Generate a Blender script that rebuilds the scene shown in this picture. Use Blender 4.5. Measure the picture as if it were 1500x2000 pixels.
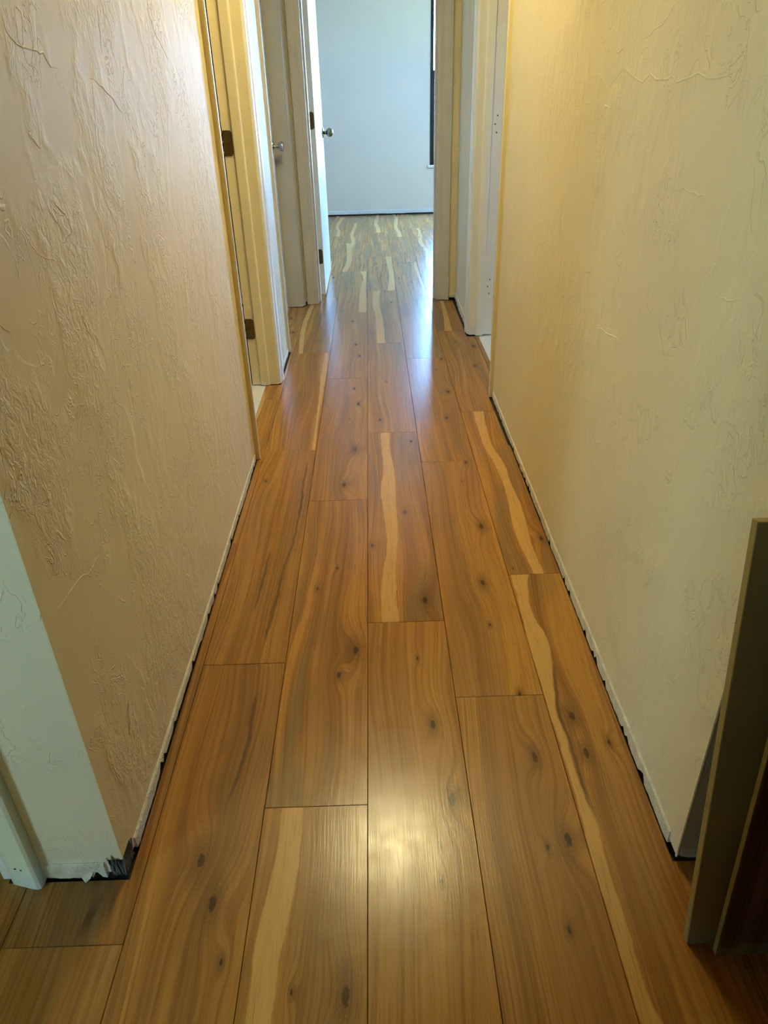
import bpy, bmesh, math, random
from mathutils import Vector, Matrix
random.seed(7)
for o in list(bpy.data.objects): bpy.data.objects.remove(o)
S = bpy.context.scene
C = S.collection

# ---------------------------------------------------------------- camera
H = 1.1327
cam_d = bpy.data.cameras.new('camera'); cam = bpy.data.objects.new('camera', cam_d); C.objects.link(cam)
# rows: world X, Y, Z axes seen in the camera frame (x right, y down, z forward)
R = [[0.99950, -0.03129, 0.00455], [-0.01969, -0.50331, 0.86388], [-0.02474, -0.86354, -0.50368]]
m = Matrix([[r[0], -r[1], -r[2]] for r in R]).to_4x4()
q = m.to_quaternion().normalized()
cam.matrix_world = Matrix.Translation((0, 0, H)) @ q.to_matrix().to_4x4()
cam_d.sensor_fit = 'VERTICAL'; cam_d.sensor_height = 36.0
cam_d.lens = 1404.0 / 2000.0 * 36.0
cam_d.clip_start = 0.02
S.camera = cam
S.cycles.max_bounces = 7; S.cycles.diffuse_bounces = 4; S.cycles.glossy_bounces = 3; S.cycles.transmission_bounces = 3; S.cycles.caustics_reflective = False; S.cycles.caustics_refractive = False; S.cycles.sample_clamp_indirect = 8

# ---------------------------------------------------------------- world, lights, exposure
SKY = (0.21, 0.50, 1.0); SKY_STRENGTH = 50
LAMP_STRENGTH = 64.0
w = bpy.data.worlds.new('world'); S.world = w; w.use_nodes = True
wb = w.node_tree.nodes['Background']; wb.inputs[0].default_value = SKY + (1,); wb.inputs[1].default_value = SKY_STRENGTH
S.view_settings.view_transform = 'Standard'; S.view_settings.look = 'None'
S.view_settings.gamma = 1; S.view_settings.use_curve_mapping = False
S.view_settings.exposure = 0.62
def portal(name, loc, rot, sx, sy):
    d = bpy.data.lights.new(name, 'AREA'); d.shape = 'RECTANGLE'; d.size = sx; d.size_y = sy
    d.cycles.is_portal = True
    o = bpy.data.objects.new(name, d); C.objects.link(o); o.location = loc; o.rotation_euler = rot
PI = math.pi
# window openings: (x0,x1) or (y0,y1), z0, z1 ; daylight enters only here
WIN_FAR = (0.625, 1.85, 0.47, 1.98)      # in the bedroom's far wall
WIN_BED = (6.2, 6.85, 1.0, 1.75)         # bedroom right-hand wall
WIN_BATH = (3.05, 3.62, 0.85, 1.25)      # right-hand side room
WIN_LIV = (-1.05, -0.37, 0.80, 1.65)      # behind the camera, left
XW, XE, YS, YN = -1.8, 2.4, -2.2, 8.29
portal('daylight_far', ((WIN_FAR[0]+WIN_FAR[1])/2, YN+.06, (WIN_FAR[2]+WIN_FAR[3])/2), (-PI/2, 0, 0), 1.22, 1.5)
portal('daylight_bedroom', (XE+.06, (WIN_BED[0]+WIN_BED[1])/2, 1.375), (0, PI/2, 0), .75, .65)
portal('daylight_bath', (XE+.06, (WIN_BATH[0]+WIN_BATH[1])/2, 1.05), (0, PI/2, 0), .4, .57)
portal('daylight_living', (XW-.06, (WIN_LIV[0]+WIN_LIV[1])/2, 1.225), (0, -PI/2, 0), .85, .68)
sd = bpy.data.lights.new('sun', 'SUN'); sd.energy = 60; sd.angle = .009; sd.color = (1, .93, .80)
so = bpy.data.objects.new('sun', sd); C.objects.link(so); so.rotation_euler = (math.radians(38), 0, math.radians(6))   # high behind the house: no direct sun through any window
PLANKS={
 (0, 1.4):{'s':[[(.006,.304,.11),(.135,.297,.104),(.216,.332,.086),(.304,.374,.078),(.398,.379,.094),(.505,.363,.115),(.621,.359,.126),(.723,.388,.098),(.819,.364,.083),(.983,.351,.093)]],'k':[(.606,.468,.7),(.778,.074,1.3),(.859,.924,.7),(.07,.307,.6)],'c':[],'t':(.75,.45)},
 (0, 0.25):{'s':[],'k':[(.713,.706,1),(.822,.546,1.1),(.648,.408,.45),(.674,.465,.35),(.605,.884,.4)],'c':[],'t':(.1,.75)},
 (0, 2.55):{'s':[],'k':[(.259,.111,.7),(.452,.494,.4)],'c':[],'t':(.5,.55)},
 (0, 3.7):{'s':[[(.032,.37,.114),(.434,.346,.11),(.747,.27,.101),(1.08,.335,.118)]],'k':[(.792,.736,.6)],'c':[],'t':(.9,.4)},
 (0, 4.85):{'s':[[(.107,.848,.118),(.366,.902,.096),(.737,.885,.103),(1.128,.87,.121)]],'k':[(.351,.767,.5)],'c':[],'t':(.9,.4)},
 (0, 6.0):{'s':[[(-.062,1.088,.043),(.399,1.107,.046),(.991,1.099,.038)]],'k':[],'c':[],'t':(.7,.5)},
 (1, 1.138):{'s':[],'k':[(.798,.61,1.2),(.614,.361,1.1),(.824,.986,.8),(.664,.864,.3),(.579,.209,.4),(.734,.002,.7)],'c':[],'t':(.25,.6)},
 (1, -0.012):{'s':[],'k':[(.729,.855,1),(.842,.696,1.2),(.638,.685,.5),(.652,.561,.5)],'c':[],'t':(.1,.6)},
 (1, 2.285):{'s':[],'k':[(.845,.593,1),(.665,.341,.8),(.9,.981,.8),(.701,.846,.5)],'c':[],'t':(.45,.5)},
 (1, 3.435):{'s':[],'k':[],'c':[],'t':(.5,.55)},
 (1, 4.6):{'s':[[(.421,.945,.046),(.709,.909,.059),(1.117,.919,.053)]],'k':[],'c':[],'t':(.6,.55)},
 (2, 0.436):{'s':[[(.06,.086,.075),(.086,.069,.06),(.145,.07,.063),(.21,.067,.062),(.283,.067,.066),(.366,.086,.063),(.411,.064,.043),(.461,.059,.039),(.514,.065,.046),(.57,.051,.045),(.632,.08,.076),(.699,.113,.11),(.77,.127,.127),(.85,.097,.073),(1.001,.164,.123)]],'k':[(.244,.555,1.1),(.543,.491,.6),(.267,.47,.9)],'c':[[(.331,.166,.0053),(.398,.126,.0053),(.46,.13,.0053),(.505,.132,.0053),(.566,.107,.0079),(.618,.156,.0079),(.702,.222,.0053)]],'t':(.45,.35)},
 (2, 1.586):{'s':[[(.001,.437,.069),(.035,.428,.077),(.123,.396,.088),(.216,.406,.108),(.321,.442,.101),(.437,.441,.071),(.562,.437,.084),(.705,.343,.083),(.865,.342,.094),(1.005,.376,.115)]],'k':[(.661,.152,1),(.094,.025,.3)],'c':[],'t':(.65,.4)},
 (2, 2.736):{'s':[],'k':[(.859,.752,1.1),(.695,.49,.8),(.419,.821,.6)],'c':[],'t':(.6,.4)},
 (2, 3.886):{'s':[[(.044,.338,.103),(.332,.411,.063),(.564,.432,.058)]],'k':[],'c':[],'t':(.75,.35)},
 (-1, 0.874):{'s':[],'k':[(.853,.371,1.5),(.658,.3,.8),(.552,.668,.4),(.298,.587,.4)],'c':[[(.017,.018,.0105),(.079,-.006,.0105),(.147,-.021,.0079),(.208,-.034,.0026)]],'t':(.85,.4)},
 (-1, -0.276):{'s':[[(.69,.187,.096),(.762,.189,.104),(.816,.216,.116),(.876,.256,.113),(.942,.277,.105),(.998,.27,.105)]],'k':[(.831,.718,1.4),(.412,.725,.4)],'c':[[(.718,.835,.0039),(.74,.823,.0066),(.765,.811,.0026)]],'t':(.3,.65)},
 (-1, 2.027):{'s':[],'k':[(.688,.88,.6),(.794,.72,.9),(.751,.33,1.3),(.583,.091,1.1),(.619,.583,.3)],'c':[],'t':(.35,.5)},
 (-1, 3.177):{'s':[],'k':[(.549,.828,.8),(.675,.444,.8),(.797,.28,.7)],'c':[],'t':(.5,.5)},
 (-1, 4.327):{'s':[[(.038,.836,.114),(.324,.834,.113),(.57,.853,.091),(.787,.885,.057),(1.087,.827,.131)]],'k':[(.354,.219,.5)],'c':[],'t':(1,.35)},
 (-1, 5.477):{'s':[[(.119,.166,.102),(.232,.211,.104),(.512,.237,.109),(.905,.197,.152),(1.211,.255,.257)]],'k':[],'c':[],'t':(.7,.5)},
 (-2, 0.115):{'s':[],'k':[(.492,.572,1.6),(.67,.505,1.4),(.83,.424,.5)],'c':[[(.651,.628,.0039),(.731,.682,.0053),(.808,.724,.0079),(.87,.712,.0132),(.929,.716,.0053)],[(.77,.484,.0053),(.787,.488,.0105),(.81,.491,.0026)]],'t':(.35,.3)},
 (-2, 1.265):{'s':[],'k':[(.182,.791,.5)],'c':[[(.056,.692,.0026),(.131,.716,.0105),(.213,.749,.0132),(.313,.771,.0053),(.473,.856,.0053),(.721,.858,.0026)],[(.576,.893,.0026),(.752,.861,.0079),(.921,.878,.0026)],[(.16,.477,.0026),(.274,.505,.0079),(.427,.528,.0026)]],'t':(.35,.35)},
 (-2, 2.415):{'s':[[(.005,-.006,.02),(.199,-.028,.016),(.377,-.034,.023),(.696,-.065,.057),(1.008,-.064,.062)],[(-.006,.956,.03),(.273,.924,.022),(.467,.923,.035),(.682,.918,.056),(.992,.9,.034)]],'k':[],'c':[],'t':(.5,.4)},
 (-2, 3.565):{'s':[[(.003,.219,.055),(.407,.107,.069),(.743,.157,.066)]],'k':[],'c':[[(.905,.192,.0079),(1.071,.621,.0105),(1.146,1.137,.0053)]],'t':(.75,.4)},
 (-3, 0.635):{'s':[],'k':[],'c':[[(-.002,.607,.0132),(.04,.644,.0237),(.081,.696,.0158)],[(.011,.809,.0132),(.088,.804,.0105)]],'t':(.8,.15)},
 (-3, -0.515):{'s':[],'k':[],'c':[],'t':(.4,.45)},
}
# ---------------------------------------------------------------- helpers
def tag(o, label=None, cat=None, group=None, kind=None):
    if label: o['label'] = label
    if cat: o['category'] = cat
    if group: o['group'] = group
    if kind: o['kind'] = kind
    return o
def mesh_obj(name, verts, faces, mat, parent=None, smooth=False, loc=None):
    me = bpy.data.meshes.new(name); me.from_pydata([tuple(v) for v in verts], [], faces); me.update()
    bm = bmesh.new(); bm.from_mesh(me); bmesh.ops.recalc_face_normals(bm, faces=bm.faces); bm.to_mesh(me); bm.free()
    if smooth:
        for p in me.polygons: p.use_smooth = True
    if mat: me.materials.append(mat)
    o = bpy.data.objects.new(name, me); C.objects.link(o)
    if loc: o.location = loc
    if parent: o.parent = parent
    return o
def empty(name, loc=(0,0,0)):
    o = bpy.data.objects.new(name, None); C.objects.link(o); o.location = loc; o.empty_display_size = .1; return o
class MB:
    def __init__(s): s.v = []; s.f = []
    def add(s, v, f):
        n = len(s.v); s.v += [tuple(p) for p in v]; s.f += [tuple(i+n for i in q) for q in f]; return s
    def box(s, x0, x1, y0, y1, z0, z1):
        return s.add([(x0,y0,z0),(x1,y0,z0),(x1,y1,z0),(x0,y1,z0),(x0,y0,z1),(x1,y0,z1),(x1,y1,z1),(x0,y1,z1)],
                     [(0,3,2,1),(4,5,6,7),(0,1,5,4),(1,2,6,5),(2,3,7,6),(3,0,4,7)])
    def prism(s, pts, z0, z1):
        n = len(pts); v = [(x,y,z0) for x,y in pts]+[(x,y,z1) for x,y in pts]
        f = [tuple(range(n))[::-1], tuple(range(n,2*n))]+[(i,(i+1)%n,(i+1)%n+n,i+n) for i in range(n)]
        return s.add(v, f)
    def lathe(s, prof, origin, axis, n=24, caps=True):
        # prof: (dist along axis, radius)
        a = Vector(axis).normalized(); t = Vector((0,0,1)) if abs(a.z) < .9 else Vector((1,0,0))
        u = a.cross(t).normalized(); w_ = a.cross(u); o = Vector(origin); base = len(s.v)
        v = []
        for d, r in prof:
            for i in range(n):
                th = 2*PI*i/n; v.append(o+a*d+u*(r*math.cos(th))+w_*(r*math.sin(th)))
        f = []
        for j in range(len(prof)-1):
            for i in range(n):
                k = (i+1)%n; f.append((j*n+i, j*n+k, (j+1)*n+k, (j+1)*n+i))
        if caps: f.append(tuple(range(n))[::-1]); f.append(tuple((len(prof)-1)*n+i for i in range(n)))
        return s.add(v, f)
    def build(s, name, mat, parent=None, smooth=False): return mesh_obj(name, s.v, s.f, mat, parent, smooth)
def autosmooth(o, ang=35):
    me = o.data
    for p in me.polygons: p.use_smooth = True
    bm = bmesh.new(); bm.from_mesh(me)
    for e in bm.edges:
        if len(e.link_faces) == 2 and e.calc_face_angle(0) > math.radians(ang): e.smooth = False
    bm.to_mesh(me); bm.free(); return o
def bevel(o, w_=.002, seg=2):
    md = o.modifiers.new('bevel', 'BEVEL'); md.width = w_; md.segments = seg; md.limit_method = 'ANGLE'; md.angle_limit = .6
    return o

# ---------------------------------------------------------------- materials
class NT:
    def __init__(s, name):
        s.m = bpy.data.materials.new(name); s.m.use_nodes = True; s.t = s.m.node_tree
        s.b = s.t.nodes['Principled BSDF']; s.tc = s.t.nodes.new('ShaderNodeTexCoord')
    def n(s, typ, **k):
        nd = s.t.nodes.new(typ)
        for a, b in k.items():
            if a == 'ins':
                for i, x in b.items(): s.put(nd.inputs[i], x)
            else: setattr(nd, a, b)
        return nd
    def put(s, sock, x):
        if isinstance(x, bpy.types.NodeSocket): s.t.links.new(x, sock)
        elif isinstance(x, bpy.types.Node): s.t.links.new(x.outputs[0], sock)
        else: sock.default_value = x
    def math(s, op, a, b=0.0, c=None, clamp=False):
        nd = s.n('ShaderNodeMath', operation=op, use_clamp=clamp); s.put(nd.inputs[0], a); s.put(nd.inputs[1], b)
        if c is not None: s.put(nd.inputs[2], c)
        return nd.outputs[0]
    def vmath(s, op, a, b):
        nd = s.n('ShaderNodeVectorMath', operation=op); s.put(nd.inputs[0], a); s.put(nd.inputs[1], b)
        return nd.outputs['Value'] if op in ('LENGTH','DISTANCE') else nd.outputs[0]
    def map(s, v, a, b, c=0.0, d=1.0, smooth=False):
        nd = s.n('ShaderNodeMapRange', interpolation_type='SMOOTHSTEP' if smooth else 'LINEAR')
        for i, x in enumerate((v, a, b, c, d)): s.put(nd.inputs[i], x)
        return nd.outputs[0]
    def noise(s, vec, scale=5, detail=2, rough=.5, dist=0):
        nd = s.n('ShaderNodeTexNoise'); s.put(nd.inputs['Vector'], vec)
        nd.inputs['Scale'].default_value = scale; nd.inputs['Detail'].default_value = detail
        nd.inputs['Roughness'].default_value = rough; nd.inputs['Distortion'].default_value = dist
        return nd.outputs[0]
    def mix(s, f, a, b, blend='MIX'):
        nd = s.n('ShaderNodeMix', data_type='RGBA', blend_type=blend)
        s.put(nd.inputs[0], f); s.put(nd.inputs[6], a); s.put(nd.inputs[7], b); return nd.outputs[2]
    def out(s, color=None, rough=None, normal=None, spec=None, metal=None, coat=None):
        if color is not None: s.put(s.b.inputs['Base Color'], color)
        if rough is not None: s.put(s.b.inputs['Roughness'], rough)
        if normal is not None: s.put(s.b.inputs['Normal'], normal)
        if spec is not None: s.put(s.b.inputs['Specular IOR Level'], spec)
        if metal is not None: s.put(s.b.inputs['Metallic'], metal)
        return s.m
def srgb(r, g, b):
    f = lambda c: (c/255/12.92) if c/255 <= .04045 else ((c/255+.055)/1.055)**2.4
    return (f(r), f(g), f(b), 1)

def wall_mat(name, col, depth=.0022, rough=.58, relief=1.0):
    t = NT(name); P = t.tc.outputs['Object']
    st = t.n('ShaderNodeMapping', ins={'Vector': P}); st.inputs['Scale'].default_value = (1, 1, .72)
    warp = t.noise(P, 5, 2)
    wv = t.vmath('ADD', st.outputs[0], t.vmath('MULTIPLY', t.n('ShaderNodeTexNoise', ins={'Vector': P}).outputs[1], (.07, .07, .05)))
    patch = t.map(t.noise(wv, 4.6, 3, .62), .47, .60, 0, 1, True)          # where the trowel dragged
    fine = t.noise(wv, 60, 4, .66, .8)
    ridge = t.math('ABSOLUTE', t.math('SUBTRACT', t.noise(wv, 21, 3, .6, 1.2), .5))
    ridge = t.map(ridge, 0.0, .022, 1, 0, True)
    rmask = t.map(t.noise(P, 8, 2), .48, .60, 0, 1, True)
    ridge = t.math('MULTIPLY', ridge, rmask)
    edge = t.map(t.noise(wv, 4.4, 3, .5, .3), .52, .535, 0, 1, True)       # raised flat islands of plaster
    big = t.noise(P, 2.2, 2)
    h = t.math('ADD', t.math('MULTIPLY', t.math('MULTIPLY', fine, patch), 1.05), t.math('MULTIPLY', ridge, .34))
    h = t.math('ADD', h, t.math('MULTIPLY', edge, .14))
    h = t.math('ADD', h, t.math('MULTIPLY', big, 1.3))
    h = t.math('ADD', h, t.math('MULTIPLY', t.noise(P, 220, 2), .05))
    bp = t.n('ShaderNodeBump', ins={'Height': h}); bp.inputs['Distance'].default_value = depth*relief; bp.inputs['Strength'].default_value = 1
    cv = t.mix(t.map(t.noise(P, 2.5, 3), .3, .7), col, tuple(c*.955 for c in col[:3])+(1,))
    return t.out(cv, rough, bp.outputs[0], .5)
def plain_mat(name, col, rough=.4, metal=0, spec=.5, var=.06, scale=14, bumpd=.0003):
    t = NT(name); P = t.tc.outputs['Object']
    n_ = t.noise(P, scale, 4)
    cv = t.mix(t.map(n_, .3, .7), col, tuple(c*(1-var) for c in col[:3])+(1,))
    bp = t.n('ShaderNodeBump', ins={'Height': t.noise(P, scale*6, 3)}); bp.inputs['Distance'].default_value = bumpd
    return t.out(cv, rough, bp.outputs[0], spec, metal)

M = {}
M['cream'] = wall_mat('cream_textured_wall', srgb(226, 212, 174), relief=1.3)
M['grey'] = wall_mat('pale_grey_green_wall', srgb(226, 214, 190), relief=.8)
M['bed'] = wall_mat('bedroom_wall_paint', srgb(228, 221, 212), relief=.15)
M['shadedwall'] = wall_mat('shade_darkened_wall', srgb(150, 134, 104), relief=1.4)  # darkened colour: shade on the right return is put into the paint
M['creamflat'] = plain_mat('cream_flat_wall', srgb(226, 212, 174), .6)
M['ceil'] = plain_mat('ceiling_white', srgb(225, 222, 214), .8)
M['trim'] = plain_mat('white_gloss_trim', srgb(226, 224, 216), .32, bumpd=.0004)
M['trimdim'] = plain_mat('dimmed_offwhite_trim', srgb(196, 191, 178), .35, bumpd=.0004)  # off-white greyed to stand for weaker lamp light on the far frames
M['trimcream'] = plain_mat('cream_gloss_trim', srgb(222, 208, 168), .32, bumpd=.0004)
M['door'] = plain_mat('white_door_paint', srgb(226, 228, 228), .35)
M['edgepl'] = plain_mat('old_cream_caulk', srgb(222, 214, 186), .6, var=.25, scale=40, bumpd=.003)
M['dark'] = plain_mat('dark_dusty_gap', srgb(52, 42, 30), .9, var=.5, scale=60)
M['brass'] = plain_mat('aged_bronze_brass', srgb(112, 88, 44), .38, metal=.9, var=.4, scale=60)
M['nickel'] = plain_mat('satin_nickel', srgb(176, 172, 160), .22, metal=1, var=.1)
M['antique'] = plain_mat('antique_nickel_knob', srgb(136, 128, 106), .25, metal=1, var=.3)
M['bronze'] = plain_mat('dark_bronze_aluminium', srgb(34, 34, 32), .4, metal=.3)
M['tile'] = plain_mat('white_bath_floor', srgb(214, 214, 216), .3)
M['under'] = plain_mat('olive_board_backing', srgb(150, 128, 72), .8, var=.2, scale=6)
M['core'] = plain_mat('fibreboard_core', srgb(164, 144, 88), .75, var=.2, scale=80)
M['hole'] = plain_mat('screw_hole_dark', srgb(60, 52, 52), .9)
M['sand'] = plain_mat('dry_sandy_ground', srgb(214, 196, 140), .9, var=.2, scale=1)
t = NT('window_glass'); t.b.inputs['Transmission Weight'].default_value = 1; t.b.inputs['Roughness'].default_value = 0
M['glass'] = t.m
# glass as clear pane (thin): transparent mixed with a weak gloss so that daylight passes
nt = t.t; tr = nt.nodes.new('ShaderNodeBsdfTransparent'); gl = nt.nodes.new('ShaderNodeBsdfGlossy'); gl.inputs[1].default_value = .02
mx = nt.nodes.new('ShaderNodeMixShader'); mx.inputs[0].default_value = .05
nt.links.new(tr.outputs[0], mx.inputs[1]); nt.links.new(gl.outputs[0], mx.inputs[2])
nt.links.new(mx.outputs[0], nt.nodes['Material Output'].inputs[0])
gt = M['glass'].copy(); gt.name = 'light_warming_glass'; M['tint'] = gt  # invented tint, added to warm daylight from the unseen living window
for nd in gt.node_tree.nodes:
    if nd.type == 'BSDF_TRANSPARENT': nd.inputs[0].default_value = (1, .86, .66, 1)
t = NT('opal_lamp_glass'); t.b.inputs['Emission Color'].default_value = (1, .865, .45, 1); t.b.inputs['Emission Strength'].default_value = LAMP_STRENGTH
t.b.inputs['Base Color'].default_value = (.9, .85, .75, 1); M['lamp'] = t.m

PW, PLEN, PX0 = .19, 1.15, -.0409
def curve_node(t, pts, val, x):
    nd = t.n('ShaderNodeFloatCurve'); c = nd.mapping.curves[0]
    pts = [(min(1, max(0, p[0])), p[val]) for p in pts]
    if len(pts) == 1: pts.append((1, pts[0][1]))
    nd.mapping.use_clip = False
    c.points[0].location = pts[0]; c.points[1].location = pts[-1]
    for p in pts[1:-1]: c.points.new(*p)
    nd.mapping.update(); t.put(nd.inputs['Value'], x); return nd.outputs[0]
def wood_mat(name, pl, seed, dark=1.0, calm=1.0):
    t = NT(name); P = t.tc.outputs['Object']
    sp = t.n('ShaderNodeSeparateXYZ', ins={0: P}); x, y = sp.outputs[0], sp.outputs[1]
    u = t.math('DIVIDE', x, PW); v = t.math('DIVIDE', y, PLEN)
    grey, light = pl['t']; grey = min(grey, .75)
    def vec(a, b, c=0.0):
        nd = t.n('ShaderNodeCombineXYZ'); t.put(nd.inputs[0], a); t.put(nd.inputs[1], b); t.put(nd.inputs[2], c); return nd.outputs[0]
    # grain coordinate: bends around knots and swells into cathedrals
    low = t.noise(vec(t.math('MULTIPLY', x, 7), t.math('MULTIPLY', y, 1.5), seed*3.7), 1, 0, .5)
    g = t.math('ADD', x, t.math('MULTIPLY', t.math('SUBTRACT', low, .5), .085*calm))
    mid = t.noise(vec(t.math('MULTIPLY', x, 24), t.math('MULTIPLY', y, 4), seed*1.3), 1, 0, .5)
    g = t.math('ADD', g, t.math('MULTIPLY', t.math('SUBTRACT', mid, .5), .009*calm))
    core = None; halo = None
    for i, (ku, kv, ks) in enumerate(pl['k']):
        dx = t.math('SUBTRACT', x, ku*PW); dy = t.math('MULTIPLY', t.math('SUBTRACT', y, kv*PLEN), .42)
        d2 = t.math('ADD', t.math('MULTIPLY', dx, dx), t.math('MULTIPLY', dy, dy))
        r = .012*ks
        bump_ = t.math('MULTIPLY', t.math('EXPONENT', t.math('DIVIDE', d2, -2*(r*1.5)**2)), .022*ks*(1 if i%2 else -1))
        g = t.math('ADD', g, bump_)
        dn = t.math('SQRT', d2)
        dn = t.math('ADD', dn, t.math('MULTIPLY', t.math('SUBTRACT', t.noise(P, 130, 2), .5), 0.007*min(1,ks)))
        rc = .012*min(ks, 1.1); c_ = t.map(dn, rc*.30, rc*.58, 1, 0, True)
        rng = t.math('MULTIPLY', t.map(t.math('SINE', t.math('MULTIPLY', dn, 1500)), -.2, .8, 0, 1, True), t.map(dn, rc*.5, r*2.2, .8, 0))
        c_ = t.math('MAXIMUM', c_, t.math('MULTIPLY', rng, .3)); h_ = t.map(dn, r*.2, r*1.9, 1, 0, True)
        core = c_ if core is None else t.math('MAXIMUM', core, c_)
        halo = h_ if halo is None else t.math('MAXIMUM', halo, h_)
    # rings / growth lines
    rings = t.noise(vec(t.math('MULTIPLY', g, 150), t.math('MULTIPLY', y, 1.1), seed), 1, 3, .6)
    broad = t.noise(vec(t.math('MULTIPLY', g, 34), t.math('MULTIPLY', y, .8), seed+9), 1, 2, .5)
    lines = t.math('SINE', t.math('MULTIPLY', g, 900))
    lines = t.math('MULTIPLY', t.map(lines, .35, 1, 0, 1, True), t.map(t.noise(vec(t.math('MULTIPLY', x, 12), t.math('MULTIPLY', y, 3), seed+4), 1, 2), .46, .62, 0, 1, True))
    pores = t.noise(vec(t.math('MULTIPLY', x, 650), t.math('MULTIPLY', y, 14), seed), 1, 2, .6)
    hue = t.noise(vec(t.math('MULTIPLY', g, 13), t.math('MULTIPLY', y, 1.4), seed+21), 1, 3, .55)
    gold = srgb(170, 120, 56)
    brown = srgb(136, 91, 43); greyc = srgb(122, 97, 62); pale = srgb(182, 131, 60); sap = srgb(192, 150, 88)
    base = t.mix(t.map(broad, .32, .68, 0, 1, True), brown, gold)
    base = t.mix(light*.55, base, pale)
    gm = t.math('MULTIPLY', t.map(hue, .44, .64, 0, 1, True), grey)
    base = t.mix(gm, base, greyc)
    base = t.mix(t.math('MULTIPLY', t.map(rings, .40, .72, 0, 1, True), .75*(1-.3*light)), base, srgb(114, 73, 34))
    base = t.mix(t.math('MULTIPLY', lines, .30), base, srgb(108, 72, 40))
    # sapwood bands
    sm = None
    for s_ in pl['s']:
        c_ = curve_node(t, s_, 1, v); w_ = curve_node(t, s_, 2, v)
        jit = t.math('MULTIPLY', t.math('SUBTRACT', t.noise(vec(t.math('MULTIPLY', x, 8), t.math('MULTIPLY', y, 26), seed), 1, 2), .5), .04)
        dd = t.math('SUBTRACT', t.math('ABSOLUTE', t.math('SUBTRACT', t.math('ADD', u, jit), c_)), w_)
        k_ = t.map(dd, -.012, .012, 1, 0, True)
        sm = k_ if sm is None else t.math('MAXIMUM', sm, k_)
    if sm is not None:
        sapc = t.mix(t.map(rings, .35, .75), sap, srgb(182, 138, 78))
        base = t.mix(sm, base, sapc)
    for s_ in pl['c']:
        c_ = curve_node(t, s_, 1, v); w_ = curve_node(t, s_, 2, v)
        v0, v1 = s_[0][0], s_[-1][0]
        jit = t.math('MULTIPLY', t.math('SUBTRACT', t.noise(vec(t.math('MULTIPLY', x, 30), t.math('MULTIPLY', y, 22), seed), 1, 2), .5), .05)
        dd = t.math('SUBTRACT', t.math('ABSOLUTE', t.math('SUBTRACT', t.math('ADD', u, jit), c_)), w_)
        k_ = t.map(dd, -.004, .028, 1, 0, True)
        k_ = t.math('MULTIPLY', k_, t.math('MULTIPLY', t.map(v, v0, v0+.04), t.map(v, v1-.04, v1, 1, 0)))
        base = t.mix(t.math('MULTIPLY', k_, .72), base, srgb(74, 52, 36))
    if halo is not None:
        base = t.mix(t.math('MULTIPLY', halo, .6), base, srgb(108, 74, 42))
        base = t.mix(t.math('MULTIPLY', core, .85), base, srgb(56, 36, 20))
    base = t.mix(t.math('MULTIPLY', t.map(pores, .52, .75, 0, 1, True), .42), base, srgb(94, 62, 32))
    if dark != 1.0: base = t.mix(1.0, base, (dark*.8, dark, dark*.95, 1), 'MULTIPLY')
    hgt = t.math('ADD', t.math('MULTIPLY', pores, .5), t.math('MULTIPLY', rings, .5))
    bp = t.n('ShaderNodeBump', ins={'Height': hgt}); bp.inputs['Distance'].default_value = .00035; bp.inputs['Strength'].default_value = .6
    rg = t.map(t.noise(P, 30, 3), .3, .7, .19, .25)
    return t.out(base, rg, bp.outputs[0], .34)

# ---------------------------------------------------------------- walls
def top(name, parent_kind='structure'):
    o = empty(name); o['kind'] = parent_kind; return o
CEIL = 2.44
def wall(name, pts, mat, z0=.014, z1=CEIL, side_mats=None):
    """a wall slab from its floor outline; a recessed dark bottom plate shows in the gap above the floor"""
    mb = MB().prism(pts, z0, z1); o = mb.build(name, mat); o['kind'] = 'structure'
    if side_mats:
        for mt in side_mats.values():
            if mt.name not in [k.name for k in o.data.materials]: o.data.materials.append(mt)
        names = [k.name for k in o.data.materials]
        for p in o.data.polygons:
            for key, mt in side_mats.items():
                if (p.normal - Vector(key)).length < .1: p.material_index = names.index(mt.name)
    return o
def plate(parent, x0, x1, y0, y1):
    return MB().box(x0, x1, y0, y1, -.008, .03).build('bottom_plate', M['dark'], parent)
def ragged(parent, a, b, out, hi=.036, seed=1, step=.012, lo=(.003, .016), thick=.0035, mat=None, chips=.12):
    """torn plaster and caulk left along the foot of a wall from a to b; out = unit vector into the room"""
    rnd = random.Random(seed); A, B = Vector(a), Vector(b); L = (B-A).length; n = max(2, int(L/step)); O = Vector(out)
    v = []; f = []; z = rnd.uniform(*lo); zt = hi
    for i in range(n+1):
        z += rnd.uniform(-.0016, .0016)+(rnd.uniform(-.005,.005) if rnd.random() < .12 else 0)
        if z < lo[0]: z = 2*lo[0]-z
        if z > lo[1]: z = 2*lo[1]-z
        zz = z + (rnd.uniform(.008, .02) if rnd.random() < chips else 0)
        zt += rnd.uniform(-.0008, .0008); zt = min(hi*1.12, max(hi*.85, zt))
        p = A+(B-A)*(i/n); tk = thick*rnd.uniform(.8, 1.1); zz = min(zz, zt-.006)
        q0 = p - O*.006; q1 = p + O*tk; q2 = p + O*(tk*.35)
        v += [(q0.x,q0.y,zz), (q1.x,q1.y,zz), (q1.x,q1.y,zt-.004), (q2.x,q2.y,zt), (q0.x,q0.y,zt)]
        if i: 
            k = 5*i; f += [(k-5+j, k-5+(j+1)%5, k+(j+1)%5, k+j) for j in range(5)]
    f += [(0,1,2,3,4), tuple(len(v)-5+j for j in range(5))]
    return mesh_obj('plaster_edge', v, f, mat or M['edgepl'], parent)
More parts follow.
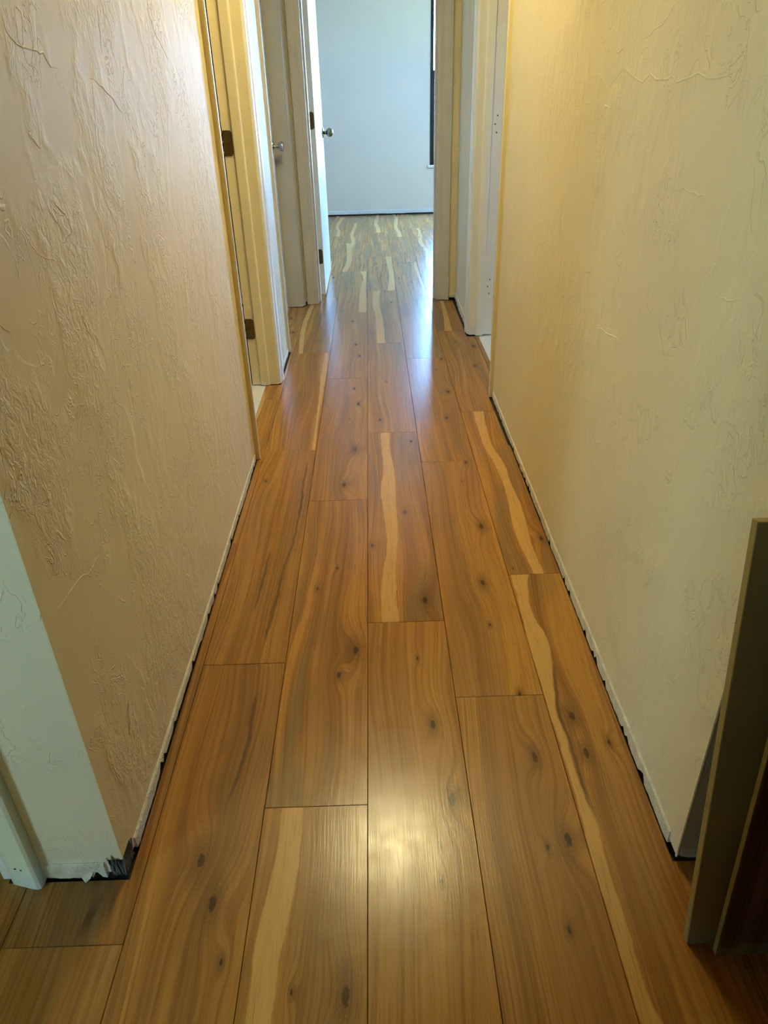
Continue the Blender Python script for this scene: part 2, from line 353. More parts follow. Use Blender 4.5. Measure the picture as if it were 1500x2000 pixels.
def ridge(parent, pts, out, w_=.004, h=.0022, name='plaster_ridge', mat=None, smooth=True):
    """a trowel ridge: a low tapering wedge on the wall along pts"""
    jr = random.Random(int(abs(pts[0][1]+pts[0][2])*1000)); fine = []
    for i in range(len(pts)-1):
        a_, b_ = Vector(pts[i]), Vector(pts[i+1])
        for j in range(4):
            p = a_.lerp(b_, j/4); k = .18*(b_-a_).length*(j > 0)/1.5
            fine.append(Vector((p.x, p.y+jr.uniform(-k,k)*.5, p.z+jr.uniform(-k,k)*.5)))
    fine.append(Vector(pts[-1])); pts = fine
    O = Vector(out); v = []; f = []; n = len(pts)
    for i, p in enumerate(pts):
        p = Vector(p); a = Vector(pts[max(0, i-1)]); b = Vector(pts[min(n-1, i+1)])
        tdir = (b-a).normalized(); s_ = tdir.cross(O).normalized(); k = math.sin(PI*(i+.25)/(n-.5))
        ww = w_*k; hh = h*k
        v += [p-s_*ww-O*.001, p-s_*ww*.1+O*hh, p+s_*ww*.5+O*hh*.8, p+s_*ww*1.2-O*.001]
        if i:
            q_ = 4*i; f += [(q_-4+j, q_-4+(j+1)%4, q_+(j+1)%4, q_+j) for j in range(4)]
    f += [(0,1,2,3), tuple(len(v)-4+j for j in range(4))]
    return mesh_obj(name, v, f, mat or M['cream'], parent, smooth)

XL, XR = -.4445, .486
# near left wall of the hall with its grey return
wl = wall('wall_left', [(-.446,.748),(-.4435,2.375),(-.556,2.375),(-.556,.863),(-.636,.863),(-.636,.748)], M['cream'],
          side_mats={(0,-1,0): M['grey']})
plate(wl, -.545, -.462, .765, 2.36); plate(wl, -.62, -.50, .765, .85)
ragged(wl, (-.4455,.80,0), (-.4437,2.33,0), (1,0,0), hi=.030, seed=3, lo=(.002,.010))
ragged(wl, (-.582,.748,0), (-.478,.748,0), (0,-1,0), hi=.040, seed=5, lo=(.004,.012), step=.008)
# torn corner showing the metal corner bead
cb = MB()
rr = random.Random(4)
for i in range(16):
    x = rr.uniform(-.470,-.4465); y = .747; z0_ = rr.uniform(.006,.02); z1_ = rr.uniform(.028,.058); dx = rr.uniform(-.008,.008)
    cb.add([(x,y,z0_),(x+.004,y-.0015,z0_),(x+dx+.002,y-.002,z1_),(x+dx,y,z1_)], [(0,1,2,3)])
for i in range(12):
    y = rr.uniform(.749,.785); x = -.4455; z0_ = rr.uniform(.006,.02); z1_ = rr.uniform(.025,.05); dy = rr.uniform(-.008,.008)
    cb.add([(x,y,z0_),(x+.0018,y+.004,z0_),(x+.002,y+dy+.002,z1_),(x,y+dy,z1_)], [(0,1,2,3)])
o = cb.build('torn_corner', plain_mat('torn_grey_paper', srgb(112,112,108), .6, var=.5, scale=90), wl); o['label'] = 'torn grey paper and bare corner bead'
cbd = MB().prism([(-.470,.7472),(-.4452,.7472),(-.4452,.785),(-.4475,.785),(-.4475,.7495),(-.470,.7495)], .006, .046).build('corner_bead', M['dark'], wl)
# hanging paint flap
mesh_obj('paint_flap', [(-.523,.744,.020),(-.499,.7435,.021),(-.505,.741,.008),(-.514,.738,.001),(-.520,.742,.008),(-.511,.746,.02)],
         [(0,5,4),(5,1,2),(5,2,4),(4,2,3)], M['edgepl'], wl)
# thin cream arris running up the corner
ar = MB().prism([(-.4475,.7465),(-.4445,.7465),(-.4445,.7495),(-.4475,.7495)], .05, CEIL).build('corner_arris', M['cream'], wl)

# left wall between the two left-hand doorways
wm = wall('wall_left_middle', [(-.4445,3.135),(-.4445,3.60),(-.556,3.60),(-.556,3.135)], M['cream'])
plate(wm, -.545, -.46, 3.15, 3.585); ragged(wm, (-.4445,3.205,0), (-.4445,3.57,0), (1,0,0), hi=.030, seed=9, lo=(.004,.01), chips=.02)
wlf = wall('wall_left_far', [(-.4445,4.505),(-.4445,4.56),(-.556,4.56),(-.556,4.505)], M['cream'])
# right wall
wr = wall('wall_right', [(.478,.743),(.600,.743),(.600,2.925),(.4915,2.925)], M['cream'], side_mats={(0,-1,0): M['shadedwall']})
plate(wr, .497, .59, .76, 2.91)
ragged(wr, (.4785,.775,0), (.4915,2.87,0), (-1,.004,0), hi=.034, seed=13, lo=(.002,.009))
ragged(wr, (.484,.743,0), (.60,.743,0), (0,-1,0), hi=.03, seed=17, lo=(.012,.02), mat=M['shadedwall'])
MB().prism([(.4768,.7418),(.4795,.7418),(.4795,.7445),(.4768,.7445)], .012, CEIL).build('corner_arris', M['cream'], wr)
wrf = wall('wall_right_far', [(.500,3.80),(.61,3.80),(.61,4.56),(.507,4.56)], M['cream'])
plate(wrf, .52, .6, 3.82, 4.55)
ragged(wrf, (.5015,3.865,0), (.507,4.55,0), (-1,0,0), hi=.055, seed=21, lo=(.004,.02), chips=.3, thick=.006)
# end wall of the hall (bedroom doorway wall)
we = wall('wall_end', [(-1.8,4.56),(-.362,4.56),(-.362,4.685),(-1.8,4.685)], M['cream'], side_mats={(0,1,0): M['bed']})
we2 = wall('wall_end_right', [(.402,4.575),(2.4,4.575),(2.4,4.685),(.402,4.685)], M['cream'], side_mats={(0,1,0): M['bed']})
plate(we2, .42, 2.3, 4.59, 4.67); ragged(we2, (.473,4.575,0), (.507,4.575,0), (0,-1,0), hi=.03, seed=2)
wall('wall_end_header', [(-.362,4.56),(.402,4.56),(.402,4.685),(-.362,4.685)], M['cream'], z0=2.06)
for nm, p in (('wall_left_header_near', [(-.4435,2.375),(-.4445,3.135),(-.556,3.135),(-.556,2.375)]),
              ('wall_left_header_far', [(-.4445,3.60),(-.4445,4.505),(-.556,4.505),(-.556,3.60)]),
              ('wall_right_header', [(.4915,2.925),(.60,2.925),(.60,3.80),(.500,3.80)])):
    wall(nm, p, M['cream'], z0=2.06)
# outer shell and partitions
def opening_wall(name, axis, c0, c1, a0, a1, win, mat, sm=None):
    """shell wall with one window opening; axis 'x' = wall runs along x between a0 and a1, thickness c0..c1 in y"""
    mb = MB(); w0, w1, z0, z1 = win
    def bx(p, q_, za, zb):
        if axis == 'x': mb.box(p, q_, c0, c1, za, zb)
        else: mb.box(c0, c1, p, q_, za, zb)
    bx(a0, w0, .012, CEIL); bx(w1, a1, .012, CEIL); bx(w0, w1, .012, z0); bx(w0, w1, z1, CEIL)
    o = mb.build(name, mat); o['kind'] = 'structure'; return o
wf = opening_wall('wall_far', 'x', YN, YN+.12, XW-.12, XE+.12, WIN_FAR, M['bed'])
MB().box(XW, XE, YN+.012, YN+.1, -.008, .02).build('bottom_plate', M['dark'], wf)
ragged(wf, (-1.7,YN,0), (2.3,YN,0), (0,-1,0), hi=.052, seed=31, lo=(.010,.020), thick=.004, chips=.06, step=.02, mat=M['door'])
opening_wall('wall_bedroom_right', 'y', XE, XE+.12, 4.685, YN, WIN_BED, M['bed'])
opening_wall('wall_bath_right', 'y', XE, XE+.12, YS, 4.685, WIN_BATH, M['bed'])
opening_wall('wall_living_left', 'y', XW-.12, XW, YS, 4.56, WIN_LIV, M['creamflat'])
wall('wall_bedroom_left', [(XW-.12,4.56),(XW,4.56),(XW,YN),(XW-.12,YN)], M['bed'], z0=0)
wall('wall_living_back', [(XW-.12,YS-.12),(XE+.12,YS-.12),(XE+.12,YS),(XW-.12,YS)], M['creamflat'], z0=0)
wall('wall_closet_partition', [(-1.8,2.15),(-.556,2.15),(-.556,2.26),(-1.8,2.26)], M['creamflat'])
wall('wall_near_left', [(-1.8,.748),(-1.40,.748),(-1.40,.863),(-1.8,.863)], M['grey'])
wall('wall_near_left_header', [(-1.40,.748),(-.636,.748),(-.636,.863),(-1.40,.863)], M['grey'], z0=2.06)
wall('wall_near_right', [(.60,.743),(2.4,.743),(2.4,.86),(.60,.86)], M['shadedwall'])
wall('wall_light_blocker', [(-.40,-2.2),(-.30,-2.2),(-.30,.22),(-.40,.22)], M['creamflat'])  # unseen wall added to block window light from the right side
wall('wall_kitchen_side', [(1.45,-2.2),(1.55,-2.2),(1.55,.743),(1.45,.743)], M['shadedwall'])
n_ = 32; LX, LY = .02, 2.52
cv_ = [(XW-.12,YS-.12),(XE+.12,YS-.12),(XE+.12,YN+.12),(XW-.12,YN+.12)]
mb = MB(); hx = .24
mb.box(XW-.12,XE+.12,YS-.12,LY-hx,CEIL,CEIL+.1).box(XW-.12,XE+.12,LY+hx,YN+.12,CEIL,CEIL+.1).box(XW-.12,LX-hx,LY-hx,LY+hx,CEIL,CEIL+.1).box(LX+hx,XE+.12,LY-hx,LY+hx,CEIL,CEIL+.1).box(LX-hx,LX+hx,LY-hx,LY+hx,CEIL+.07,CEIL+.1)
ci = [(LX+.190*math.cos(2*PI*i/n_), LY+.190*math.sin(2*PI*i/n_), CEIL) for i in range(n_)]
sq = []
for i in range(n_):
    a = 2*PI*i/n_; k = hx/max(abs(math.cos(a)), abs(math.sin(a))); sq.append((LX+k*math.cos(a), LY+k*math.sin(a), CEIL))
mb.add(ci+sq, [(i,(i+1)%n_,(i+1)%n_+n_,i+n_) for i in range(n_)])
c_ = mb.build('ceiling', M['ceil']); c_['kind'] = 'structure'
g_ = MB().box(-12, 14, -10, 60, -.5, -.3).build('ground_outside', M['sand']); g_['kind'] = 'structure'

# trowel marks one can pick out on the walls
def xl(y): return -.446+.0025*(y-.748)/1.627
def xr(y): return .478+.0135*(y-.743)/2.18
def rl(pts, **k): ridge(wl, [(xl(y)+.0002, y, z) for y, z in pts], (1,0,0), **{'w_':k['w_']*.42,'h':k['h']*.16})
def rrt(pts, **k): ridge(wr, [(xr(y)-.0002, y, z) for y, z in pts], (-1,0,0), **{'w_':k['w_']*.42,'h':k['h']*.16})
RIDGES_L = [([(0.784, 0.535), (0.843, 0.53), (0.919, 0.513), (0.958, 0.516), (0.98, 0.519)], 0.004, 0.002), ([(0.828, 0.329), (0.828, 0.296), (0.829, 0.267)], 0.0015, 0.001), ([(1.076, 1.227), (1.081, 1.209), (1.1, 1.199), (1.137, 1.195), (1.184, 1.193), (1.202, 1.176), (1.239, 1.175)], 0.006, 0.003), ([(1.467, 1.27), (1.455, 1.234), (1.445, 1.201)], 0.005, 0.002), ([(1.355, 1.164), (1.433, 1.144), (1.514, 1.11)], 0.006, 0.0028), ([(1.792, 1.293), (1.834, 1.249), (1.912, 1.206)], 0.005, 0.0025), ([(1.107, 0.851), (1.112, 0.827), (1.132, 0.804)], 0.004, 0.002), ([(1.004, 0.961), (1.028, 0.95), (1.066, 0.94)], 0.003, 0.0018), ([(1.094, 1.015), (1.11, 1.005), (1.132, 0.99)], 0.005, 0.0025), ([(0.878, 0.891), (0.864, 0.901), (0.86, 0.905)], 0.002, 0.001), ([(1.071, 1.099), (1.094, 1.082), (1.1, 1.079)], 0.006, 0.002)]
RIDGES_R = [([(1.72, 0.773), (1.699, 0.77), (1.672, 0.771), (1.644, 0.778), (1.622, 0.776)], 0.0035, 0.003), ([(1.566, 0.673), (1.492, 0.688), (1.421, 0.696), (1.356, 0.701)], 0.005, 0.003), ([(1.481, 0.698), (1.452, 0.7), (1.433, 0.705)], 0.003, 0.0025), ([(1.277, 0.98), (1.246, 0.993), (1.177, 0.993), (1.122, 0.994), (1.088, 0.984), (1.035, 0.986)], 0.004, 0.0016), ([(2.324, 1.156), (1.827, 1.149), (1.505, 1.145), (1.346, 1.14), (1.239, 1.142), (1.113, 1.141), (0.997, 1.14)], 0.008, 0.0012), ([(0.97, 0.456), (0.929, 0.456), (0.892, 0.466), (0.856, 0.474)], 0.0025, 0.0013), ([(0.929, 0.419), (0.88, 0.441), (0.846, 0.454), (0.81, 0.463), (0.773, 0.47)], 0.0028, 0.0014), ([(0.89, 0.651), (0.893, 0.614), (0.897, 0.571)], 0.0015, 0.0008), ([(1.33, 1.243), (1.431, 1.214), (1.516, 1.197)], 0.006, 0.0015), ([(1.653, 1.187), (1.614, 1.191), (1.597, 1.195)], 0.005, 0.002), ([(1.021, 0.876), (0.979, 0.877), (0.945, 0.887)], 0.005, 0.0015)]
for p_, w_, h_ in RIDGES_L: rl(p_, w_=w_, h=h_)
for p_, w_, h_ in RIDGES_R: rrt(p_, w_=w_, h=h_)
# gouge with bare plaster, left wall
rnd = random.Random(8)
for i in range(3):
    ridge(wl, [(xl(.9)+.0006, .888+i*.006, .185+i*.006), (xl(.9)+.0006, .896+i*.006, .21+i*.006), (xl(.9)+.0006, .905+i*.006, .232+i*.004)], (1,0,0), w_=.003, h=.0009, name='scrape_mark', mat=M['trim'], smooth=False)

# ---------------------------------------------------------------- floor
sub = MB().box(XW-.1, XE+.1, YS-.1, YN+.1, -.06, -.009).build('floor', M['dark']); sub['kind'] = 'structure'
REG = [(XW,1.45,YS,.742), (-.433,.4665,.742,2.40), (-.433,.4765,2.40,2.93), (-.500,.4765,2.405,3.118), (-.4335,.549,2.955,3.775),
       (-.4335,.4885,2.93,4.548), (-.524,-.433,3.62,4.49), (-.342,.385,4.548,4.70), (XW,XE,4.70,8.278), (XW,-.645,.742,2.15)]
OVER = {2: (-.433,.4665,.742,2.40)}
def plank_piece(mb, x0, x1, y0, y1, ox, oy, full):
    fx0, fx1, fy0, fy1 = full
    g = .0004; c = .0006
    def side(vv, f_, sgn): return (sgn*g, sgn*(g+c)) if abs(vv-f_) < 1e-6 else (0, 0)
    a0, b0 = side(x0, fx0, 1); a1, b1 = side(x1, fx1, -1); a2, b2 = side(y0, fy0, 1); a3, b3 = side(y1, fy1, -1)
    if abs(x1-.4665) < 1e-6: x1a, x1b = xr(y0)-.004, xr(y1)-.004
    else: x1a = x1b = x1
    if abs(x0+.433) < 1e-6: x0a, x0b = xl(max(.74,y0))+.005, xl(min(2.4,y1))+.005
    else: x0a = x0b = x0
    lo_ = [(x0a+a0,y0+a2),(x1a+a1,y0+a2),(x1b+a1,y1+a3),(x0b+a0,y1+a3)]
    hi_ = [(x0a+b0,y0+b2),(x1a+b1,y0+b2),(x1b+b1,y1+b3),(x0b+b0,y1+b3)]
    v = [(x-ox,y-oy,-.009) for x,y in lo_]+[(x-ox,y-oy,-.0012) for x,y in lo_]+[(x-ox,y-oy,0) for x,y in hi_]
    f = [(8,9,10,11)]+[(i,(i+1)%4,(i+1)%4+4,i+4) for i in range(4)]+[(i+4,(i+1)%4+4,(i+1)%4+8,i+8) for i in range(4)]
    mb.add(v, f)
# disjoint regions: split overlaps by a Y/X grid
xs = sorted({v for r in REG for v in r[:2]}); ys = sorted({v for r in REG for v in r[2:]})
def inside(x, y): return any(r[0] <= x <= r[1] and r[2] <= y <= r[3] for r in REG)
def strips():
    out = []
    for j in range(len(ys)-1):
        ym = (ys[j]+ys[j+1])/2; run = None
        for i in range(len(xs)-1):
            if inside((xs[i]+xs[i+1])/2, ym):
                if run is None: run = [xs[i], xs[i+1]]
                else: run[1] = xs[i+1]
            elif run: out.append((run[0], run[1], ys[j], ys[j+1])); run = None
        if run: out.append((run[0], run[1], ys[j], ys[j+1]))
    return out
ST = strips()
gen = []
rg_ = random.Random(12)
for i in range(9):
    k = [(rg_.uniform(.15,.85), rg_.uniform(.1,.9), rg_.uniform(.5,1.1)) for _ in range(rg_.choice((1,2,3)))]
    s_ = []
    if i%3 != 0:
        c0 = rg_.choice((.12,.3,.5,.8)); s_ = [[(j/8, c0+.06*math.sin(j*.9+i)+rg_.uniform(-.02,.02), .07+.03*rg_.random()) for j in range(9)]]
    gen.append(wood_mat('wood_plank_generic', dict(s=s_, k=k, c=[], t=(rg_.uniform(.15,.4), rg_.uniform(.35,.6))), 40+i*2.3, calm=.45))
OFF = {0:.25, 1:-.012, 2:.436, 3:.80, -1:-.276, -2:.115, -3:-.515, -4:-.1}
count = 0
for k in range(-10, 13):
    X0, X1 = PX0+k*PW, PX0+(k+1)*PW
    off = OFF.get(k, (k*.377)%1.15)
    for j in range(-3, 8):
        y0 = off+j*PLEN
        key = None
        for kk in PLANKS:
            if kk[0] == k and abs(kk[1]-y0) < .03: key = kk
        if key: y0 = key[1]
        y1 = y0+PLEN
        for kk in PLANKS:
            if kk[0] == k and abs(kk[1]-y1) < .03: y1 = kk[1]
        mb = MB()
        for (a,b,c,d) in ST:
            xa, xb, ya, yb = max(a,X0), min(b,X1), max(c,y0), min(d,y1)
            if xb-xa > .002 and yb-ya > .002: plank_piece(mb, xa, xb, ya, yb, X0, y0, (X0,X1,y0,y1))
        if mb.v:
            mt = wood_mat('wood_plank', PLANKS[key], 3.1*count+k, calm=.55 if y0 > 4 else 1.0) if key else gen[count%9]
            o = mesh_obj('plank', mb.v, mb.f, mt, sub, loc=(X0,y0,0)); count += 1
tl = MB().box(.5505, XE, .87, 4.55, -.009, -.001).build('bath_floor', M['tile']); tl.name = 'floor_bath'; tl['kind'] = 'structure'
tl = MB().box(XW, -.502, 2.27, 4.55, -.009, -.001).build('floor_closet', M['tile']); tl['kind'] = 'structure'

# ---------------------------------------------------------------- trim
def casing_profile(w_, t_in, t_out):
    """outline of a colonial casing: u across the face from the opening outwards, d = proud of the wall"""
    return [(0,0),(0,t_in*.8),(w_*.04,t_in),(w_*.30,t_in*1.25),(w_*.40,t_in*1.1),(w_*.55,t_out*.85),(w_*.80,t_out),(w_*.95,t_out),(w_,t_out*.8),(w_,0)]
def casing(parent, name, p0, du, dd, w_=.057, t_in=.007, t_out=.016, z0=.002, z1=2.11, mat=None):
    pts = [(p0[0]+du[0]*u+dd[0]*d, p0[1]+du[1]*u+dd[1]*d) for u, d in casing_profile(w_, t_in, t_out)]
    return autosmooth(MB().prism(pts, z0, z1).build(name, mat or M['trim'], parent), 30)
def round_stop(parent, x0, x1, y0, y1, mat, nose):
    """door stop with a rounded nose towards +x / -x side"""
    pts = [(x0,y1),(x0,y0)]
    n = 6
    if nose > 0:
        for i in range(n+1):
            a = -PI/2+PI/2*i/n; pts.append((x1-.008+.008*math.cos(a), y0+.008+.008*math.sin(a)))
        pts.append((x1,y1))
    else:
        pts = [(x1,y1),(x0,y1)]
        for i in range(n+1):
            a = PI+PI/2*i/n; pts.append((x0+.008+.008*math.cos(a), y0+.008+.008*math.sin(a)))
        pts.append((x1,y0))
    return autosmooth(MB().prism(pts, .003, 2.04).build('door_stop', mat, parent), 30)
def hinge_leaf(parent, x0, x1, yf, zc, hh=.0445, knuckle=-1, name='hinge', kx=None):
    """leaf facing -Y at depth yf with rounded corners on one side and a row of knuckles"""
    r = .012; pts = [(x0, zc-hh), (x1-r, zc-hh)]
    for i in range(1, 5):
        a = -PI/2+PI/2*i/4; pts.append((x1-r+r*math.cos(a), zc-hh+r+r*math.sin(a)))
    for i in range(5):
        a = PI/2*i/4; pts.append((x1-r+r*math.cos(a), zc+hh-r+r*math.sin(a)))
    pts.append((x0, zc+hh))
    n = len(pts); v = [(x,yf-.0022,z) for x,z in pts]+[(x,yf+.001,z) for x,z in pts]
    o = mesh_obj(name, v, [tuple(range(n)), tuple(range(n,2*n))[::-1]]+[(i,(i+1)%n,(i+1)%n+n,i+n) for i in range(n)], M['brass'], parent)
    o['label'] = 'aged brass hinge with rounded corners'
    kx = x0 if kx is None else kx
    for i in range(5):
        if i%2 == 0 or knuckle == 2:
            z_ = zc-hh+i*2*hh/5
            kb = MB().lathe([(0.0005,.0045),(2*hh/5-.0005,.0045)], (kx-.002, yf-.003, z_), (0,0,1), 10).build('knuckle', M['brass'], o, True)
    for zz, xx in ((-.03,.55), (0,.35), (.03,.55)):
        MB().lathe([(0,.0032),(.0012,.0026)], (x0+(x1-x0)*xx, yf-.0022, zc+zz), (0,-1,0), 8).build('screw', M['hole'], o)
    return o

# trim_1: frame of the first doorway on the left (open, hinges on the far jamb)
t1 = top('trim_1')
casing(t1, 'casing', (-.4437,2.40), (0,-1), (1,0), mat=M['trimcream'])
MB().box(-.562,-.4435,2.375,2.395,.003,2.06).build('jamb', M['trimcream'], t1)
MB().box(-.562,-.4440,3.120,3.138,.003,2.06).build('jamb', M['trimcream'], t1)
round_stop(t1, -.520, -.482, 3.109, 3.121, M['trimcream'], 1)
casing(t1, 'casing', (-.4445,3.128), (0,1), (1,0), mat=M['trim'], w_=.066, t_in=.010, t_out=.018)
MB().box(-.562,-.4435,2.375,3.138,2.04,2.06).build('head_jamb', M['trimcream'], t1)
for z_ in (.257, .979, 1.83): hinge_leaf(t1, -.562, -.526, 3.120, z_)
# its door, swung open into the dark side room
d1 = MB().box(-1.30,-.566,3.083,3.118,.012,2.035).build('door_1', M['trimcream']); d1['kind'] = 'structure'; bevel(d1)

# trim_2 + door_2: closed door further along the left wall
t2 = top('trim_2')
casing(t2, 'casing', (-.4445,3.622), (0,-1), (1,0), w_=.045, t_in=.008, t_out=.013, mat=M['trimdim'], z0=.006)
MB().box(-.556,-.4445,3.60,3.618,.003,2.06).build('jamb', M['trimdim'], t2)
MB().box(-.556,-.4400,4.490,4.508,.003,2.06).build('jamb', M['trimdim'], t2)
autosmooth(MB().prism([(-.4402,4.486),(-.4335,4.500),(-.4255,4.520),(-.4255,4.545),(-.4445,4.545),(-.4445,4.486)], .006, 2.06).build('casing', M['trimdim'], t2))
MB().box(-.556,-.4445,3.60,4.508,2.04,2.06).build('head_jamb', M['trimdim'], t2)
d2 = MB().box(-.563,-.528,3.621,4.486,.012,2.036).build('door_2', M['door']); d2['kind'] = 'structure'
def knob(parent, loc, ax, mat, tulip=False, s=1.0, name='door_knob'):
    rose = [(0,.033*s),(.003,.033*s),(.006,.030*s),(.008,.018*s),(.010,.0115*s)]
    if tulip: prof = rose+[(.020,.010*s),(.027,.012*s),(.036,.019*s),(.048,.0245*s),(.055,.0262*s),(.058,.0255*s),(.060,.021*s),(.058,.004*s)]
    else:
        prof = rose+[(.013,.0135),(.015,.0105),(.024,.010)]
        for i in range(1, 12):
            a = PI*i/12; prof.append((.047-.0245*math.cos(a), .0265*math.sin(a)**.9 if i else .01))
        prof[-1] = (.0715,.004)
    o = MB().lathe(prof, loc, ax, 28).build(name, mat, parent); autosmooth(o, 40)
    return o
kb = knob(d2, (-.528,4.39,.894), (1,0,0), M['nickel'], True); kb['label'] = 'satin metal knob flaring outwards'

# trim_3: frame of the bedroom doorway at the end of the hall
t3 = top('trim_3')
casing(t3, 'casing', (-.343,4.56), (-1,0), (0,-1), w_=.074, t_in=.010, t_out=.018, mat=M['trimdim'])
casing(t3, 'casing', (.384,4.575), (1,0), (0,-1), w_=.084, t_in=.010, t_out=.018, mat=M['trimdim'])
MB().box(-.362,-.344,4.556,4.69,.003,2.06).build('jamb', M['trimdim'], t3)
MB().box(.384,.402,4.571,4.69,.003,2.06).build('jamb', M['trimdim'], t3)
MB().box(-.362,.402,4.556,4.69,2.04,2.06).build('head_jamb', M['trimdim'], t3)
MB().box(-.344,-.333,4.60,4.64,.003,2.04).build('door_stop', M['trimdim'], t3)
MB().box(.373,.384,4.60,4.64,.003,2.04).build('door_stop', M['trimdim'], t3)
# door_3: bedroom door standing open, its hinge edge towards the hall
d3 = MB().box(-.345,-.310,4.735,5.500,.016,2.036).build('door_3', M['door']); d3['kind'] = 'structure'; bevel(d3, .0015)
kb = knob(d3, (-.310,5.44,.912), (1,0,0), M['antique']); kb['label'] = 'round antique metal knob on a thin rose'
kb = knob(d3, (-.345,5.44,.912), (-1,0,0), M['antique']); kb['label'] = 'round antique metal knob on the hidden side'
for z_ in (.25, 1.003, 1.83): hinge_leaf(d3, -.3455, -.315, 4.735, z_, kx=-.349, knuckle=1)
MB().lathe([(0,.004),(.012,.004),(.013,.011),(.016,.011),(.017,.003)], (-.345,4.765,.93), (-1,0,0), 14).build('door_bumper', M['nickel'], d3)

# trim_4: frame of the doorway on the right, door taken off (screw holes of the hinges left)
t4 = top('trim_4')
casing(t4, 'casing', (.4915,2.948), (0,-1), (-1,0), mat=M['trimcream'], w_=.066)
MB().box(.4915,.615,2.925,2.946,.003,2.06).build('jamb', M['trim'], t4)
MB().box(.500,.620,3.782,3.802,.006,2.06).build('jamb', M['trim'], t4)
round_stop(t4, .532, .572, 3.772, 3.783, M['trim'], -1)
casing(t4, 'casing', (.501,3.789), (0,1), (-1,0), w_=.066, t_in=.010, t_out=.018, z0=.008)
MB().box(.4915,.615,2.925,3.802,2.04,2.06).build('head_jamb', M['trim'], t4)
for zc in (.255, .994):
    for dx, dz in ((.598,.035), (.588,0), (.596,-.035)):
        MB().lathe([(0,.0035),(.0008,.003)], (dx,3.7818,zc+dz), (0,-1,0), 8).build('screw_hole', M['hole'], t4)
# trim_5: casing of the opening beside the camera, on the grey return
t5 = top('trim_5')
pts = [(-.636,.749),(-.637,.742),(-.634,.7395),(-.622,.736),(-.612,.7335),(-.600,.730),(-.590,.7285),(-.5845,.7305),(-.5825,.735),(-.5825,.749)]
autosmooth(MB().prism(pts, .001, 2.11).build('casing', plain_mat('glossy_offwhite_casing', srgb(214,220,200), .25), t5), 25)
MB().box(-.655,-.636,.7485,.863,.003,2.06).build('jamb', M['trim'], t5)
for dx in (-.617,-.606): MB().lathe([(0,.0022),(.0006,.0018)], (dx,.7345 if dx<-.61 else .7318,.05), (0,-1,0), 8).build('nail_hole', M['hole'], t5)

# ---------------------------------------------------------------- window in the far wall
w1 = top('window_1')
x0, x1, z0, z1 = WIN_FAR; yf = YN-.004
fw = .030
fr = MB()
fr.box(x0,x0+fw,yf,yf+.06,z0,z1).box(x1-fw,x1,yf,yf+.06,z0,z1).box(x0+fw,x1-fw,yf,yf+.06,z0,z0+.036).box(x0+fw,x1-fw,yf,yf+.06,z1-.036,z1)
fr.build('window_frame', M['bronze'], w1)
MB().box(x0+fw,x1-fw,yf+.006,yf+.05,1.275,1.312).build('meeting_rail', M['bronze'], w1)
MB().box(x0+fw,x0+fw+.012,yf+.012,yf+.045,z0+.036,1.275).box(x1-fw-.012,x1-fw,yf+.012,yf+.045,z0+.036,1.275).box(x0+fw,x1-fw,yf+.012,yf+.045,z0+.036,z0+.052).build('lower_sash', M['bronze'], w1)
MB().box(x0+fw+.012,x1-fw-.012,yf+.026,yf+.030,z0+.052,1.275).build('pane', M['glass'], w1)
MB().box(x0+fw,x1-fw,yf+.036,yf+.040,1.312,z1-.036).build('pane', M['glass'], w1)
bevel(MB().box(x0-.025,x1+.025,YN-.028,YN+.02,z0-.026,z0-.002).build('window_sill', M['trim'], w1), .003)
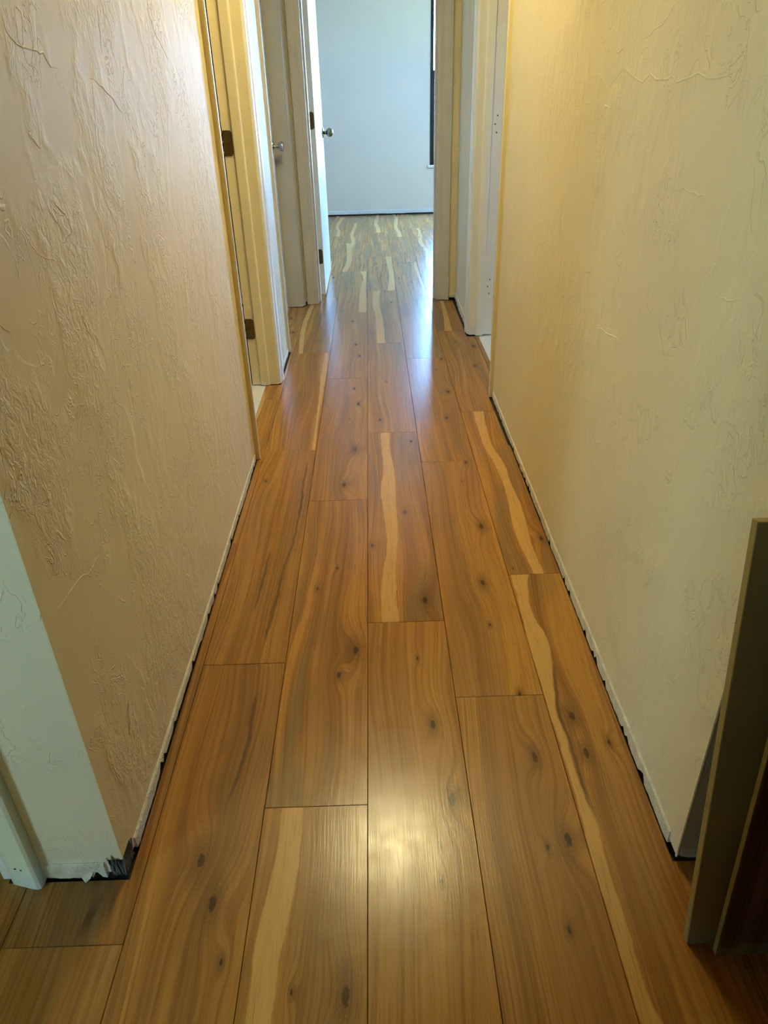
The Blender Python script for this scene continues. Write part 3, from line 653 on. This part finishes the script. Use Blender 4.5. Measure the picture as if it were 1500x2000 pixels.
def simple_window(name, axis, c, a0, a1, z0, z1, gm='glass'):
    w_ = top(name); mb = MB(); gl_ = MB()
    def bx(m_, p, q_, za, zb, d0=-.02, d1=.05):
        m_.box(c+d0, c+d1, p, q_, za, zb)
    bx(mb,a0,a0+.04,z0,z1); bx(mb,a1-.04,a1,z0,z1); bx(mb,a0+.04,a1-.04,z0,z0+.04); bx(mb,a0+.04,a1-.04,z1-.04,z1); bx(mb,a0+.04,a1-.04,(z0+z1)/2-.018,(z0+z1)/2+.018)
    mb.build('window_frame', M['bronze'], w_); bx(gl_,a0+.04,a1-.04,z0+.04,z1-.04,.01,.014); gl_.build('pane', M[gm], w_)
simple_window('window_2','y',XE+.03,*WIN_BED); simple_window('window_3','y',XE+.03,*WIN_BATH); simple_window('window_4','y',XW-.06,*WIN_LIV, gm='tint')

# ---------------------------------------------------------------- ceiling lamp of the hall (above the frame; its glow lies on the floor)
lamp = empty('ceiling_lamp', (.02,2.52,CEIL)); tag(lamp, 'round recessed ceiling downlight with warm lens above the hall', 'lamp')
MB().lathe([(-.0005,.190),(-.0005,.212),(.006,.208),(.006,.195),(-.0,.190)], (0,0,0), (0,0,-1), 32, False).build('trim_ring', M['trim'], lamp)
ring = MB()
n = 32
v = [(.190*math.cos(2*PI*i/n), .190*math.sin(2*PI*i/n), z) for z in (0,.045) for i in range(n)]
ring.add(v, [(i,(i+1)%n,(i+1)%n+n,i+n) for i in range(n)]); ring.build('baffle', M['trim'], lamp, True)
MB().lathe([(-.045,.189),(-.043,.189)], (0,0,0), (0,0,-1), 32).build('lamp_lens', M['lamp'], lamp)

# ---------------------------------------------------------------- leftover floorboards leaning at the right
def leaning(name, x0, x1, yb, yt, length, th, face_mat, edge_mat, label):
    root = empty(name, (x0, yb, 0)); tag(root, label, 'board', None)
    ang = math.asin(min(1, (yt-yb)/length))
    root.rotation_euler = (-ang, 0, 0)
    W_ = x1-x0
    MB().box(0, W_, .0012, th, 0, length).build('board_core', edge_mat, root)
    MB().box(.0006, W_, 0, .0012, .0005, length-.0005).build('board_face', face_mat, root)
    return root
b1 = leaning('floorboard_offcut', .446, .636, .606, .720, .692, .014, M['under'], M['core'], 'olive-backed floorboard offcut leaning upright against the right wall end, pale edge showing')
darkwood = wood_mat('dark_walnut_face', dict(s=[], k=[(.4,.3,.6)], c=[], t=(.6,.0)), 77, dark=.6)
b2 = leaning('floorboard_offcut', .482, .672, .588, .672, .95, .010, darkwood, M['core'], 'dark brown wood-grain floorboard leaning in front of the olive-backed one, at right edge')
